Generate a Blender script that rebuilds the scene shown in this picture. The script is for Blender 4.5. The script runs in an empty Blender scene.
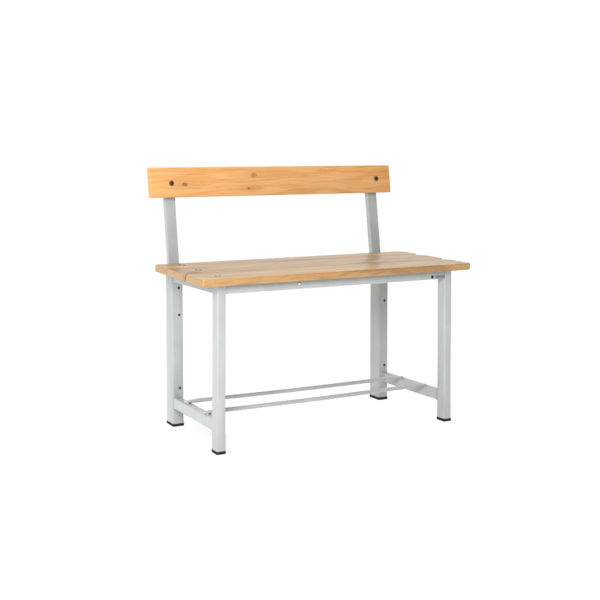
import bpy, bmesh, math, random
from mathutils import Vector, Matrix
random.seed(7)
S = bpy.context.scene
C = S.collection

# ------------------------------------------------------------------ camera
cam_d = bpy.data.cameras.new('camera')
cam = bpy.data.objects.new('camera', cam_d)
C.objects.link(cam)
S.camera = cam
YAW, PITCH, ROLL = -0.3593, -0.0612, -0.0167
fwd = Vector((-math.sin(YAW)*math.cos(PITCH), math.cos(YAW)*math.cos(PITCH), math.sin(PITCH)))
rt = Vector((math.cos(YAW), math.sin(YAW), 0))
up = rt.cross(fwd)
r2 = rt*math.cos(ROLL) + up*math.sin(ROLL)
u2 = -rt*math.sin(ROLL) + up*math.cos(ROLL)
M = Matrix((r2, u2, -fwd)).transposed().to_4x4()
M.translation = Vector((-0.9271, -1.7906, 0.6859))
cam.matrix_world = M
cam_d.sensor_fit = 'HORIZONTAL'
cam_d.sensor_width = 36.0
cam_d.lens = 36.0*824.6/600
cam_d.shift_x = 195.8/600
cam_d.shift_y = -65.6/600
cam_d.clip_start = 0.05
cam_d.clip_end = 300

# ------------------------------------------------------------------ light
w = bpy.data.worlds.new("World")
S.world = w
w.use_nodes = True
bgn = w.node_tree.nodes['Background']
bgn.inputs[1].default_value = 1.0
def world_light():
    # overhead glow added to whiten floor; white background; camera side kept dark for contrast
    nt = w.node_tree
    tc = nt.nodes.new('ShaderNodeTexCoord')
    sp = nt.nodes.new('ShaderNodeSeparateXYZ'); nt.links.new(tc.outputs['Generated'], sp.inputs[0])
    def mr(src, a, b, lo, hi):
        n = nt.nodes.new('ShaderNodeMapRange'); n.interpolation_type = 'SMOOTHSTEP'
        nt.links.new(src, n.inputs[0])
        for i, v in enumerate((a, b, lo, hi)): n.inputs[i+1].default_value = v
        return n.outputs[0]
    top = mr(sp.outputs[2], WT0, WT1, WLOW, WTOP)
    bk = mr(sp.outputs[1], 0.25, 0.50, 0.0, WBACK)
    mx = nt.nodes.new('ShaderNodeMath'); mx.operation = 'MAXIMUM'
    nt.links.new(top, mx.inputs[0]); nt.links.new(bk, mx.inputs[1])
    nt.links.new(mx.outputs[0], bgn.inputs[0])
WT0, WT1, WLOW, WTOP, WBACK = 0.45, 0.88, 0.02, 2.62, 1.04
world_light()

def area(name, loc, target, size, power, color=(1, 1, 1)):
    l = bpy.data.lights.new(name, 'AREA')
    l.shape = 'SQUARE'; l.size = size; l.energy = power; l.color = color
    o = bpy.data.objects.new(name, l)
    C.objects.link(o)
    o.location = loc
    o.rotation_euler = (Vector(target) - Vector(loc)).to_track_quat('-Z', 'Y').to_euler()
    return o
area('key_softbox', (-1.25, -1.50, 1.40), (0.3, 0.15, 0.40), 1.05, 86)

S.view_settings.view_transform = 'Standard'
S.view_settings.look = 'None'
S.view_settings.exposure = 0.0
S.view_settings.gamma = 1.0
S.render.engine = 'CYCLES'

# ------------------------------------------------------------------ materials
def new_mat(name):
    m = bpy.data.materials.new(name)
    m.use_nodes = True
    nt = m.node_tree
    return m, nt, nt.nodes['Principled BSDF']
def node(nt, kind, **kw):
    n = nt.nodes.new(kind)
    for k, v in kw.items():
        if isinstance(k, str) and hasattr(n, k): setattr(n, k, v)
    return n
def math_n(nt, op, a, b=None, clamp=False):
    n = nt.nodes.new('ShaderNodeMath'); n.operation = op; n.use_clamp = clamp
    for i, v in enumerate((a, b)):
        if v is None: continue
        if isinstance(v, (int, float)): n.inputs[i].default_value = v
        else: nt.links.new(v, n.inputs[i])
    return n.outputs[0]
def mix_c(nt, f, a, b, mode='MIX'):
    n = nt.nodes.new('ShaderNodeMix'); n.data_type = 'RGBA'; n.blend_type = mode
    for i, v in ((0, f), (6, a), (7, b)):
        if isinstance(v, (int, float)): n.inputs[i].default_value = v
        elif isinstance(v, tuple): n.inputs[i].default_value = v + (1,) if len(v) == 3 else v
        else: nt.links.new(v, n.inputs[i])
    return n.outputs[2]
def ramp(nt, f, stops):
    n = nt.nodes.new('ShaderNodeValToRGB')
    e = n.color_ramp.elements
    while len(e) < len(stops): e.new(0.5)
    for i, (p, c) in enumerate(stops):
        e[i].position = p; e[i].color = tuple(c) + (1,)
    nt.links.new(f, n.inputs[0])
    return n.outputs[0]
def noise(nt, vec, scale, detail=3, rough=0.5, dist=0.0):
    n = nt.nodes.new('ShaderNodeTexNoise')
    n.inputs['Scale'].default_value = scale; n.inputs['Detail'].default_value = detail
    n.inputs['Roughness'].default_value = rough; n.inputs['Distortion'].default_value = dist
    nt.links.new(vec, n.inputs['Vector'])
    return n.outputs[0]
def mapping(nt, vec, scale, loc=(0, 0, 0)):
    n = nt.nodes.new('ShaderNodeMapping')
    n.inputs['Scale'].default_value = scale; n.inputs['Location'].default_value = loc
    nt.links.new(vec, n.inputs['Vector'])
    return n.outputs[0]

def wood(name, dark, mid, light, seed, across, knots, rough=0.36, spec=0.5, end_dark=1.0, edge=None, kcol=(0.085, 0.032, 0.010)):
    """pine: rings stretched along x, bent round knots. across: which object axis (1=y, 2=z) runs over the board."""
    m, nt, b = new_mat(name)
    tc = nt.nodes.new('ShaderNodeTexCoord').outputs['Object']
    sep = nt.nodes.new('ShaderNodeSeparateXYZ'); nt.links.new(tc, sep.inputs[0])
    X, A, T = sep.outputs[0], sep.outputs[across], sep.outputs[3-across]
    # knots: distance fields (x along board stretched)
    kmask = None; bend = None; ring = None
    for (kx, ka, kr, ks) in knots:
        dx = math_n(nt, 'MULTIPLY', math_n(nt, 'SUBTRACT', X, kx), 0.72)
        da = math_n(nt, 'SUBTRACT', A, ka)
        d = math_n(nt, 'SQRT', math_n(nt, 'ADD', math_n(nt, 'MULTIPLY', dx, dx), math_n(nt, 'MULTIPLY', da, da)))
        jit = math_n(nt, 'MULTIPLY', math_n(nt, 'SUBTRACT', noise(nt, tc, 420, 3, 0.7), 0.5), kr*1.8)
        d2 = math_n(nt, 'ADD', d, jit)
        kk = math_n(nt, 'MULTIPLY', math_n(nt, 'SUBTRACT', 1.0, math_n(nt, 'DIVIDE', d2, kr), True), 3.2, True)
        kr_ = math_n(nt, 'ADD', 0.82, math_n(nt, 'MULTIPLY', math_n(nt, 'COSINE', math_n(nt, 'MULTIPLY', d, 7.0/kr)), 0.20))
        k = math_n(nt, 'MULTIPLY', math_n(nt, 'MULTIPLY', kk, kr_), min(1.0, ks*1.15), True)
        # soft halo that bends the grain away from the knot
        dx2 = math_n(nt, 'MULTIPLY', math_n(nt, 'SUBTRACT', X, kx), 0.28)
        dh = math_n(nt, 'ADD', math_n(nt, 'MULTIPLY', dx2, dx2), math_n(nt, 'MULTIPLY', da, da))
        h = math_n(nt, 'EXPONENT', math_n(nt, 'MULTIPLY', dh, -1.0/(3.2*kr)**2))
        bd = math_n(nt, 'MULTIPLY', h, math_n(nt, 'MULTIPLY', math_n(nt, 'SIGN', da), kr*1.1))
        bend = bd if bend is None else math_n(nt, 'ADD', bend, bd)
        kmask = k if kmask is None else math_n(nt, 'MAXIMUM', kmask, k)
        hh = math_n(nt, 'MULTIPLY', h, ks*0.45)
        ring = hh if ring is None else math_n(nt, 'MAXIMUM', ring, hh)
    wob = noise(nt, mapping(nt, tc, (2.2, 9, 9), (seed, seed*2, 0)), 1.0, 3, 0.55)
    A2 = A if bend is None else math_n(nt, 'SUBTRACT', A, bend)
    A3 = math_n(nt, 'ADD', A2, math_n(nt, 'MULTIPLY', math_n(nt, 'SUBTRACT', wob, 0.5), 0.055))
    A4 = math_n(nt, 'ADD', A3, math_n(nt, 'MULTIPLY', T, 0.35))
    comb = nt.nodes.new('ShaderNodeCombineXYZ')
    nt.links.new(math_n(nt, 'MULTIPLY', X, 0.045), comb.inputs[0]); nt.links.new(A4, comb.inputs[1])
    comb.inputs[2].default_value = seed*1.7
    rings0 = noise(nt, comb.outputs[0], 85, 5, 0.65)
    rings = math_n(nt, 'ADD', math_n(nt, 'MULTIPLY', rings0, 0.72), math_n(nt, 'MULTIPLY', math_n(nt, 'PINGPONG', math_n(nt, 'MULTIPLY', rings0, 9.0), 1.0), 0.28))
    broad = noise(nt, mapping(nt, tc, (1.6, 14, 14), (seed*3, 1, seed)), 1.0, 2, 0.5)
    fine = noise(nt, mapping(nt, tc, (9, 620, 620), (seed, 0, 0)), 1.0, 2, 0.6)
    v = math_n(nt, 'ADD', math_n(nt, 'MULTIPLY', rings, 0.62), math_n(nt, 'MULTIPLY', broad, 0.38))
    col = ramp(nt, v, [(0.33, light), (0.5, mid), (0.66, dark)])
    fcol = ramp(nt, fine, [(0.36, (0.72, 0.68, 0.60)), (0.52, (1, 1, 1))])
    col = mix_c(nt, 0.55, col, fcol, 'MULTIPLY')
    if edge:      # upward faces paler, side faces more orange
        nz = nt.nodes.new('ShaderNodeSeparateXYZ'); nt.links.new(nt.nodes.new('ShaderNodeTexCoord').outputs['Normal'], nz.inputs[0])
        ef = math_n(nt, 'MULTIPLY', math_n(nt, 'SUBTRACT', 0.85, nz.outputs[2]), 3.0, True)
        col2 = ramp(nt, v, [(0.33, edge[2]), (0.5, edge[1]), (0.66, edge[0])])
        col = mix_c(nt, ef, col, col2)
    if ring is not None:
        col = mix_c(nt, ring, col, tuple(c*0.62 for c in dark))
        col = mix_c(nt, kmask, col, kcol)
    # end grain: faces along x darker and rougher by a fine ring pattern
    geo = nt.nodes.new('ShaderNodeTexCoord').outputs['Normal']
    s2 = nt.nodes.new('ShaderNodeSeparateXYZ'); nt.links.new(geo, s2.inputs[0])
    endf = math_n(nt, 'MULTIPLY', math_n(nt, 'SUBTRACT', math_n(nt, 'ABSOLUTE', s2.outputs[0]), 0.75), 4.0*end_dark, True)
    eg = noise(nt, mapping(nt, tc, (1, 160, 160), (seed, seed, seed)), 1.0, 3, 0.6)
    ecol = ramp(nt, eg, [(0.35, tuple(c*1.02 for c in mid)), (0.65, tuple(c*0.90 for c in mid))])
    col = mix_c(nt, endf, col, ecol)
    nt.links.new(col, b.inputs['Base Color'])
    rr = math_n(nt, 'ADD', math_n(nt, 'MULTIPLY', fine, 0.16), rough-0.08)
    nt.links.new(rr, b.inputs['Roughness'])
    b.inputs['Specular IOR Level'].default_value = spec
    bp = nt.nodes.new('ShaderNodeBump'); bp.inputs['Strength'].default_value = 0.12; bp.inputs['Distance'].default_value = 0.0008
    nt.links.new(math_n(nt, 'ADD', rings, math_n(nt, 'MULTIPLY', fine, 0.5)), bp.inputs['Height'])
    nt.links.new(bp.outputs[0], b.inputs['Normal'])
    return m

def paint(name, col):
    m, nt, b = new_mat(name)
    tc = nt.nodes.new('ShaderNodeTexCoord').outputs['Object']
    n1 = noise(nt, tc, 9, 4, 0.6)
    n2 = noise(nt, mapping(nt, tc, (60, 60, 6)), 1.0, 3, 0.6)
    v = math_n(nt, 'ADD', math_n(nt, 'MULTIPLY', n1, 0.6), math_n(nt, 'MULTIPLY', n2, 0.4))
    c = ramp(nt, v, [(0.3, tuple(x*0.84 for x in col)), (0.7, tuple(x*1.10 for x in col))])
    # scuffs
    sc = noise(nt, mapping(nt, tc, (140, 140, 30), (3, 1, 4)), 1.0, 4, 0.7)
    sm = math_n(nt, 'MULTIPLY', math_n(nt, 'SUBTRACT', sc, 0.66), 5.0, True)
    c = mix_c(nt, math_n(nt, 'MULTIPLY', sm, 0.5), c, tuple(x*0.55 for x in col))
    nt.links.new(c, b.inputs['Base Color'])
    b.inputs['Roughness'].default_value = 0.38
    r = math_n(nt, 'ADD', math_n(nt, 'MULTIPLY', n1, 0.2), 0.34)
    nt.links.new(r, b.inputs['Roughness'])
    b.inputs['Coat Weight'].default_value = 0.35; b.inputs['Coat Roughness'].default_value = 0.12
    bp = nt.nodes.new('ShaderNodeBump'); bp.inputs['Strength'].default_value = 0.16; bp.inputs['Distance'].default_value = 0.0005
    nt.links.new(noise(nt, tc, 700, 2, 0.5), bp.inputs['Height'])      # orange peel of powder coat
    nt.links.new(bp.outputs[0], b.inputs['Normal'])
    return m

def plain(name, col, rough, metallic=0.0, scale=300, amp=0.25):
    m, nt, b = new_mat(name)
    tc = nt.nodes.new('ShaderNodeTexCoord').outputs['Object']
    n = noise(nt, tc, scale, 3, 0.6)
    c = ramp(nt, n, [(0.3, tuple(x*(1-amp) for x in col)), (0.7, tuple(min(1, x*(1+amp)) for x in col))])
    nt.links.new(c, b.inputs['Base Color'])
    b.inputs['Roughness'].default_value = rough; b.inputs['Metallic'].default_value = metallic
    return m

PAINT = paint('pale_grey_powder_coat', (0.262, 0.278, 0.274))
RUBBER = plain('black_plastic', (0.003, 0.003, 0.003), 0.85)
STEEL = plain('zinc_screw', (0.55, 0.54, 0.50), 0.3, 1.0)
DARKSTEEL = plain('dark_screw', (0.05, 0.035, 0.025), 0.45, 0.6)
RUST = plain('rusty_screw', (0.025, 0.007, 0.004), 0.9)
RUST.node_tree.nodes['Principled BSDF'].inputs['Specular IOR Level'].default_value = 0.1
BROWNSTEEL = plain('brown_bolt', (0.030, 0.011, 0.004), 0.45, 0.0)
BROWNSTEEL.node_tree.nodes['Principled BSDF'].inputs['Specular IOR Level'].default_value = 0.25
STICK, _nt, _b = new_mat('faded_sticker')      # worn print: short dark and reddish dashes, not readable
_tc = _nt.nodes.new('ShaderNodeTexCoord').outputs['Object']
_n = noise(_nt, mapping(_nt, _tc, (420, 1, 260)), 1.0, 2, 0.6)
_c = ramp(_nt, _n, [(0.42, (0.045, 0.035, 0.038)), (0.58, (0.24, 0.23, 0.235))])
_r = ramp(_nt, noise(_nt, _tc, 130, 1, 0.5), [(0.45, (1, 1, 1)), (0.6, (1.0, 0.80, 0.82))])
_nt.links.new(mix_c(_nt, 1.0, _c, _r, 'MULTIPLY'), _b.inputs['Base Color'])
_b.inputs['Roughness'].default_value = 0.5
FLOOR = plain('white_backdrop', (0.95, 0.95, 0.95), 0.9, 0.0, 2, 0.0)

# ------------------------------------------------------------------ mesh helpers
def link(name, bm, mat, parent=None, loc=None, bevel=0.0, seg=3, smooth=True):
    me = bpy.data.meshes.new(name)
    if bevel:
        bmesh.ops.bevel(bm, geom=list(bm.edges), offset=bevel, segments=seg, profile=0.5, affect='EDGES')
    bmesh.ops.recalc_face_normals(bm, faces=list(bm.faces))
    bm.to_mesh(me); bm.free()
    me.materials.append(mat)
    o = bpy.data.objects.new(name, me)
    C.objects.link(o)
    if parent: o.parent = parent
    if loc: o.location = loc
    if smooth:
        for p in me.polygons: p.use_smooth = True
        me.set_sharp_from_angle(angle=math.radians(42))
    return o
def hexa(bm, bot, top):
    """closed box from four bottom and four top corners, same order"""
    v = [bm.verts.new(p) for p in list(bot)+list(top)]
    bm.faces.new(v[0:4][::-1]); bm.faces.new(v[4:8])
    for i in range(4):
        j = (i+1) % 4
        bm.faces.new((v[i], v[j], v[4+j], v[4+i]))
def box(bm, x0, x1, y0, y1, z0, z1):
    hexa(bm, [(x0, y0, z0), (x1, y0, z0), (x1, y1, z0), (x0, y1, z0)],
             [(x0, y0, z1), (x1, y0, z1), (x1, y1, z1), (x0, y1, z1)])
def tube_path(bm, pts, radii, n=20, squash=None):
    rings = []
    for i, p in enumerate(pts):
        p = Vector(p)
        a = Vector(pts[max(0, i-1)]); b = Vector(pts[min(len(pts)-1, i+1)])
        t = (b-a).normalized()
        side = t.cross(Vector((0, 0, 1))).normalized(); u = side.cross(t)
        sq = squash[i] if squash else (1, 1)
        rings.append([bm.verts.new(p + side*math.cos(2*math.pi*k/n)*radii[i]*sq[0] + u*math.sin(2*math.pi*k/n)*radii[i]*sq[1]) for k in range(n)])
    for a, b in zip(rings, rings[1:]):
        for k in range(n):
            bm.faces.new((a[k], a[(k+1) % n], b[(k+1) % n], b[k]))
    bm.faces.new(rings[0][::-1]); bm.faces.new(rings[-1])
def screw_mesh(bm, r, h, slot=True, sides=20):
    """domed screw head around the origin, axis +z, with a cross recess"""
    rings = []
    prof = [(r, 0), (r, h*0.35), (r*0.85, h*0.75), (r*0.5, h*0.97), (r*0.38, h*0.98), (r*0.26, h*0.35)]
    for (q, z) in prof:
        rings.append([bm.verts.new((q*math.cos(2*math.pi*k/sides), q*math.sin(2*math.pi*k/sides), z)) for k in range(sides)])
    for a, b in zip(rings, rings[1:]):
        for k in range(sides): bm.faces.new((a[k], a[(k+1) % sides], b[(k+1) % sides], b[k]))
    bm.faces.new(rings[0][::-1]); bm.faces.new(rings[-1])
def screw(parent, loc, facing, r, h, mat, name='screw'):
    bm = bmesh.new(); screw_mesh(bm, r, h)
    rot = {'front': Matrix.Rotation(math.radians(90), 4, 'X'), 'up': Matrix.Identity(4)}[facing]
    bmesh.ops.transform(bm, matrix=rot, verts=bm.verts)
    return link(name, bm, mat, parent, loc)

# ------------------------------------------------------------------ setting: white backdrop
bm = bmesh.new()
N = 64
ring = [bm.verts.new((60*math.cos(2*math.pi*k/N), 60*math.sin(2*math.pi*k/N), 0)) for k in range(N)]
bm.faces.new(ring)
fl = link('floor', bm, FLOOR, smooth=False)
fl['kind'] = 'structure'

# ------------------------------------------------------------------ the bench
bench = bpy.data.objects.new('bench', None)
C.objects.link(bench)
bench.empty_display_size = 0.2
bench['label'] = 'wooden bench with a plank backrest and pale grey steel frame on white ground'
bench['category'] = 'bench'

LX, W, D = 0.0493, 0.0250, 0.0294            # left leg plane, front leg section
YF = 0.0191; YB, DB, WB = 0.2819, 0.0445, 0.0334
RX = 0.84 - LX
H, T = 0.4476, 0.0185
SL = 0.0140/0.2826                             # seat tilt
RAILZ0 = 0.4050
ZTOP = H - T

# legs ---------------------------------------------------------------
def leg(x0, y0, w, d, shift_bot, shift_top, ztop, cap=0.007):
    zb = cap
    def q(z):
        s = shift_bot + (shift_top-shift_bot)*z/ztop
        return [(x0+s, y0, z), (x0+w+s, y0, z), (x0+w+s, y0+d, z), (x0+s, y0+d, z)]
    bm = bmesh.new()
    hexa(bm, q(zb), q(ztop))
    es = [e for e in bm.edges if abs(e.verts[0].co.z-e.verts[1].co.z) > 0.1]
    bmesh.ops.bevel(bm, geom=es, offset=0.0032, segments=4, profile=0.5, affect='EDGES')
    o = link('leg', bm, PAINT, bench)
    bm = bmesh.new()
    e = 0.0006; s = shift_bot
    box(bm, x0+s-e, x0+w+s+e, y0-e, y0+d+e, 0.0, cap+0.0004)
    es = [ed for ed in bm.edges if abs(ed.verts[0].co.z-ed.verts[1].co.z) > 0.003]
    bmesh.ops.bevel(bm, geom=es, offset=0.003, segments=3, profile=0.5, affect='EDGES')
    link('foot_cap', bm, RUBBER, o)
    return o
def ztop_at(y): return H - T + SL*y - 0.001
fl_leg = leg(LX, YF, W, D, -0.0035, 0.002, ZTOP-0.0005)
fr_leg = leg(RX-W, YF, W, D, 0.0025, 0.0005, ZTOP-0.0005)
bl_leg = leg(LX, YB, WB, DB, 0.000, 0.002, ztop_at(YB))
br_leg = leg(RX-WB, YB, WB, DB, -0.0015, -0.0006, ztop_at(YB))
for z in (0.392, 0.316, 0.1088): screw(bl_leg, (0.0712, YB+0.0002, z), 'front', 0.0036, 0.0022, DARKSTEEL)
for z in (0.392, 0.3105, 0.1081): screw(br_leg, (0.7765, YB+0.0002, z), 'front', 0.0036, 0.0022, DARKSTEEL)

# rails under the seat -------------------------------------------------
bm = bmesh.new()
box(bm, LX+W+0.0015, RX-W+0.0005, YF+0.0012, YF+0.024, RAILZ0, ZTOP-0.001)
front_rail = link('front_rail', bm, PAINT, bench, bevel=0.0022)
screw(front_rail, (0.7236, YF+0.0014, 0.4125), 'front', 0.0042, 0.0016, RUBBER, 'bolt')
screw(front_rail, (0.2912, YF+0.0014, 0.4200), 'front', 0.0036, 0.0018, STEEL, 'bolt')
bm = bmesh.new()
box(bm, 0.735, 0.7665, YF+0.0004, YF+0.0013, 0.4075, 0.4155)
link('sticker', bm, STICK, front_rail, smooth=False)
bm = bmesh.new()
box(bm, LX+WB+0.0025, RX-WB-0.0003, YB+0.010, YB+0.034, RAILZ0+0.008, ztop_at(YB)-0.001)
link('rear_rail', bm, PAINT, bench, bevel=0.0022)
for x0 in (LX+0.0035, RX-W+0.001):
    bm = bmesh.new()
    z0a, z0b = RAILZ0, RAILZ0+0.004
    ya, yb = YF+D-0.001, YB+0.0012
    za, zb = ZTOP+SL*ya-0.0015, ZTOP+SL*yb-0.0015
    x1 = x0+0.0215
    hexa(bm, [(x0, ya, z0a), (x1, ya, z0a), (x1, yb, z0b), (x0, yb, z0b)], [(x0, ya, za), (x1, ya, za), (x1, yb, zb), (x0, yb, zb)])
    link('side_rail', bm, PAINT, bench, bevel=0.002)

# low side stretchers ---------------------------------------------------
def stretcher(x0, x1, zlo, zhi):
    bm = bmesh.new()
    box(bm, x0, x1, YF+D-0.001, YB+0.0015, zlo, zhi)
    return link('side_stretcher', bm, PAINT, bench, bevel=0.003, seg=4)
stretcher(LX+0.0008, LX+0.0008+0.0235, 0.0525, 0.0835)
stretcher(RX-W+0.0006, RX-0.0025, 0.0560, 0.0855)

# weld beads: a lumpy seam round each stretcher where it meets a leg
def weld(parent, pts, r=0.0013):
    fine = []
    for a, b in zip(pts, pts[1:]):
        a, b = Vector(a), Vector(b); n = max(3, int((b-a).length/0.0012))
        fine += [a+(b-a)*(k/n) for k in range(n)]
    fine.append(Vector(pts[-1]))
    bm = bmesh.new()
    rings = []
    for i, p in enumerate(fine):
        t = (fine[min(len(fine)-1, i+1)]-fine[max(0, i-1)]).normalized()
        u = t.cross(Vector((0.3, 1, 0.2))).normalized(); v = t.cross(u)
        q = r*(0.75+0.35*math.sin(i*1.9)+random.uniform(-0.15, 0.25))
        rings.append([bm.verts.new(p+u*math.cos(k*math.pi/4)*q+v*math.sin(k*math.pi/4)*q) for k in range(8)])
    for a, b in zip(rings, rings[1:]):
        for k in range(8): bm.faces.new((a[k], a[(k+1) % 8], b[(k+1) % 8], b[k]))
    bm.faces.new(rings[0][::-1]); bm.faces.new(rings[-1])
    return link('weld_bead', bm, PAINT, parent)
for st in [o for o in bench.children if o.name.startswith('side_stretcher')]:
    xs = [v.co.x for v in st.data.vertices]; zs = [v.co.z for v in st.data.vertices]
    x0, x1, z0, z1 = min(xs), max(xs), min(zs), max(zs)
    for yy in (YF+D+0.0003, YB-0.0003):
        weld(st, [(x1-0.001, yy, z1), (x0+0.002, yy, z1), (x0, yy, z1-0.002), (x0, yy, z0+0.002), (x0+0.002, yy, z0), (x1-0.001, yy, z0)])
weld(front_rail, [(LX+W+0.001, YF+0.0008, RAILZ0+0.0015), (LX+W+0.001, YF+0.0008, ZTOP-0.002)], 0.0011)
weld(front_rail, [(RX-W+0.0002, YF+0.0010, RAILZ0-0.0004), (RX-W+0.0002, YF+0.020, RAILZ0-0.0004)], 0.0011)

# long round rods on the stretchers -------------------------------------
def rod(ya, yb, za, zb, xa, xb):
    r = 0.0058
    n = 26; pts = []; rad = []; sq = []
    for i in range(n+1):
        t = i/n
        # finer steps near the flattened ends
        t = 0.5-0.5*math.cos(math.pi*t)
        x = xa+(xb-xa)*t
        d = min(x-xa, xb-x)
        k = min(1, max(0, (d-0.016)/0.014))
        k = k*k*(3-2*k)
        e = 1.0 if d > 0.004 else (0.55+0.45*math.sqrt(max(0, d)/0.004))
        pts.append((x, ya+(yb-ya)*t + 0.0006*math.sin(t*9), za+(zb-za)*t - 0.0022*math.sin(math.pi*t) - (1-k)*0.0008))
        rad.append(r); sq.append(((1.0+(1-k)*0.45)*e, 1.0-(1-k)*0.38))
    bm = bmesh.new(); tube_path(bm, pts, rad, 20, sq)
    return link('foot_rod', bm, PAINT, bench)
def tack(parent, x, y, z):
    bm = bmesh.new()
    bmesh.ops.create_icosphere(bm, subdivisions=3, radius=1.0)
    for v in bm.verts:
        k = 1+random.uniform(-0.05, 0.05)
        v.co = Vector((v.co.x*0.0055*k+x, v.co.y*0.0085*k+y, v.co.z*0.0028*k+z))
    return link('weld_bead', bm, PAINT, parent)
rod(0.2130, 0.1960, 0.0885, 0.0895, LX+0.003, RX-W+0.008)
rod(0.0985, 0.0985, 0.0885, 0.0885, LX+0.003, RX-W+0.006)

# backrest posts ---------------------------------------------------------
def post(x0, x1, dp):
    bm = bmesh.new()
    # side profile: upright foot then a slight bend backwards
    prof = [(0.425, 0.2965), (0.445, 0.2968), (0.465, 0.2990), (0.500, 0.3030), (0.645, 0.3205), (0.718, 0.3270)]
    rings = []
    for z, y in prof:
        rings.append([bm.verts.new(p) for p in ((x0, y, z), (x1, y, z), (x1, y+dp, z), (x0, y+dp, z))])
    for a, b in zip(rings, rings[1:]):
        for k in range(4): bm.faces.new((a[k], a[(k+1) % 4], b[(k+1) % 4], b[k]))
    bm.faces.new(rings[0][::-1]); bm.faces.new(rings[-1])
    es = [e for e in bm.edges if abs(e.verts[0].co.z-e.verts[1].co.z) > 0.005]
    bmesh.ops.bevel(bm, geom=es, offset=0.0028, segments=3, profile=0.5, affect='EDGES')
    return link('backrest_post', bm, PAINT, bench)
post(0.0505, 0.0815, 0.0155)
post(0.7425, 0.7740, 0.0155)

# seat boards ------------------------------------------------------------
PALE = ((0.165, 0.080, 0.026), (0.265, 0.160, 0.062), (0.36, 0.245, 0.12))
EDGE = ((0.165, 0.078, 0.018), (0.25, 0.130, 0.036), (0.31, 0.175, 0.062))
ORAN = ((0.40, 0.180, 0.054), (0.455, 0.232, 0.080), (0.475, 0.272, 0.112))
def plan_board(name, x0, x1, y0, y1, z1, th, rads, mat, parent, edge=0.0025, wave=0.0):
    """board with corners rounded in plan (rads: front-left, front-right, back-right, back-left)"""
    pts = []
    cs = [(x0, y0, 180, rads[0], 1, 1), (x1, y0, 270, rads[1], -1, 1), (x1, y1, 0, rads[2], -1, -1), (x0, y1, 90, rads[3], 1, -1)]
    for (cx, cy, a0, r, sx, sy) in cs:
        for k in range(7):
            a = math.radians(a0 + 90*k/6)
            pts.append((cx+sx*r+r*math.cos(a), cy+sy*r+r*math.sin(a)))
    bm = bmesh.new()
    top = [bm.verts.new((x, y, z1)) for x, y in pts]
    bot = [bm.verts.new((x, y, z1-th)) for x, y in pts]
    bm.faces.new(top); bm.faces.new(bot[::-1])
    n = len(pts)
    for k in range(n): bm.faces.new((bot[k], bot[(k+1) % n], top[(k+1) % n], top[k]))
    es = [e for e in bm.edges if abs(e.verts[0].co.z-e.verts[1].co.z) < 1e-6]
    bmesh.ops.bevel(bm, geom=es, offset=edge, segments=4, profile=0.5, affect='EDGES')
    return link(name, bm, mat, parent)
boards = [(0.0, 0.0990, 0.0, 0.001), (0.1012, 0.2060, -0.0025, 0.002), (0.2084, 0.2840, -0.0035, 0.002)]
tilt = math.atan(SL)
for i, (ya, yb, dx0, dx1) in enumerate(boards):
    kn = [[(0.62, 0.06, 0.004, 0.5)], [(0.0350, 0.0140, 0.0150, 1.0), (0.47, 0.06, 0.003, 0.5)], [(0.33, 0.04, 0.003, 0.5)]][i]
    mat = wood('pine_seat_board', *PALE, 3.1+i*2.7, 1, kn, rough=0.34, spec=0.6, edge=EDGE)
    o = plan_board('seat_board', dx0, 0.84+dx1, 0, yb-ya, T, T, [(0.007, 0.007, 0.026, 0.009), (0.006, 0.017, 0.027, 0.008), (0.006, 0.017, 0.024, 0.010)][i], mat, bench, edge=0.0032)
    o.location = (0, ya, ZTOP+SL*ya)
    o.rotation_euler = (tilt, 0, 0)
    sy = [0.043, 0.049, 0.037][i]
    for k, sx in enumerate((0.0600, 0.0690)):
        screw(o, (sx, sy+(-0.0035 if k else 0.0035)*(i > 0), T-0.0003), 'up', [0.0034, 0.0038, 0.0052][i], 0.0007, RUST)

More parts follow.
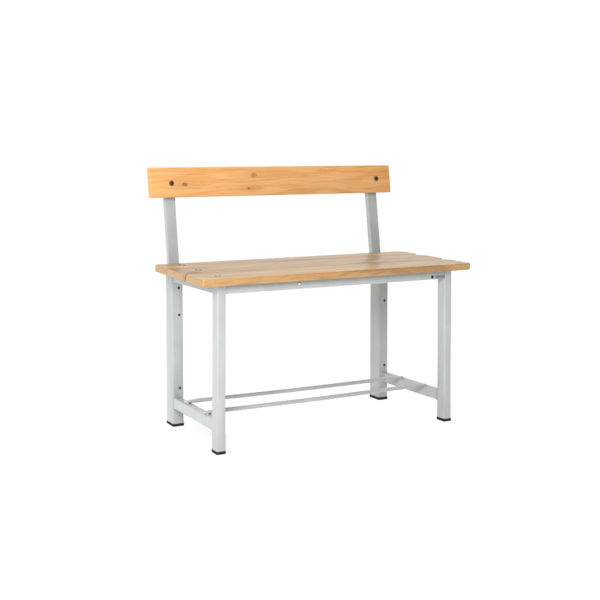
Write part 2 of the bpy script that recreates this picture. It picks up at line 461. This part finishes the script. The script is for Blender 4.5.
# backrest ----------------------------------------------------------------
bk = [(0.1050, 0.0362, 0.0066, 0.87), (0.3290, 0.0595, 0.0085, 0.55), (0.3105, 0.0212, 0.0036, 1.0), (0.560, 0.072, 0.003, 0.2)]
mat = wood('orange_pine_backrest', *ORAN, 11.3, 2, bk, rough=0.42, spec=0.4, kcol=(0.105, 0.042, 0.009))
bm = bmesh.new()
hexa(bm, [(0, 0, 0), (0.8155, 0, 0), (0.8155, 0.018, 0), (0, 0.018, 0)],
         [(-0.0015, 0, 0.0845), (0.8125, 0, 0.0845), (0.8125, 0.018, 0.0845), (-0.0015, 0.018, 0.0845)])
back = link('backrest', bm, mat, bench, bevel=0.0016)
back.location = (0, 0.3022, 0.6450)
back.rotation_euler = (-math.atan(0.0069/0.0833), 0, 0)
# countersunk bolts: a dark cup with the bolt head sunk in it
for (bx, bz) in ((0.0640, 0.0395), (0.7620, 0.0435)):
    bm = bmesh.new()
    n = 24; rings = []
    for (r, y) in ((0.0076, -0.0003), (0.0072, -0.0007), (0.0062, -0.0003), (0.0058, 0.0001), (0.0, 0.0001)):
        if r: rings.append([bm.verts.new((r*math.cos(2*math.pi*k/n), y, r*math.sin(2*math.pi*k/n))) for k in range(n)])
    for a, b in zip(rings, rings[1:]):
        for k in range(n): bm.faces.new((a[k], a[(k+1) % n], b[(k+1) % n], b[k]))
    bm.faces.new(rings[-1])
    b = link('bolt', bm, BROWNSTEEL, back, (bx, 0, bz))
    bm = bmesh.new(); screw_mesh(bm, 0.0052, 0.0030)
    bmesh.ops.transform(bm, matrix=Matrix.Rotation(math.radians(90), 4, 'X'), verts=bm.verts)
    bmesh.ops.translate(bm, verts=bm.verts, vec=(bx, 0.0, bz))
    me = bpy.data.meshes.new('bolt_tmp')
    # merge the head into the bolt mesh
    bm2 = bmesh.new(); bm2.from_mesh(b.data)
    bmesh.ops.translate(bm, verts=bm.verts, vec=(-bx, 0, -bz))
    bm.to_mesh(me); bm.free(); bm2.from_mesh(me); bm2.to_mesh(b.data); bm2.free()
    bpy.data.meshes.remove(me)

for rd, (ya, yb) in zip([o for o in bench.children if o.name.startswith('foot_rod')], ((0.2125, 0.1965), (0.0985, 0.0985))):
    tack(rd, LX+0.010, ya, 0.0840); tack(rd, RX-W+0.004, yb, 0.0850)
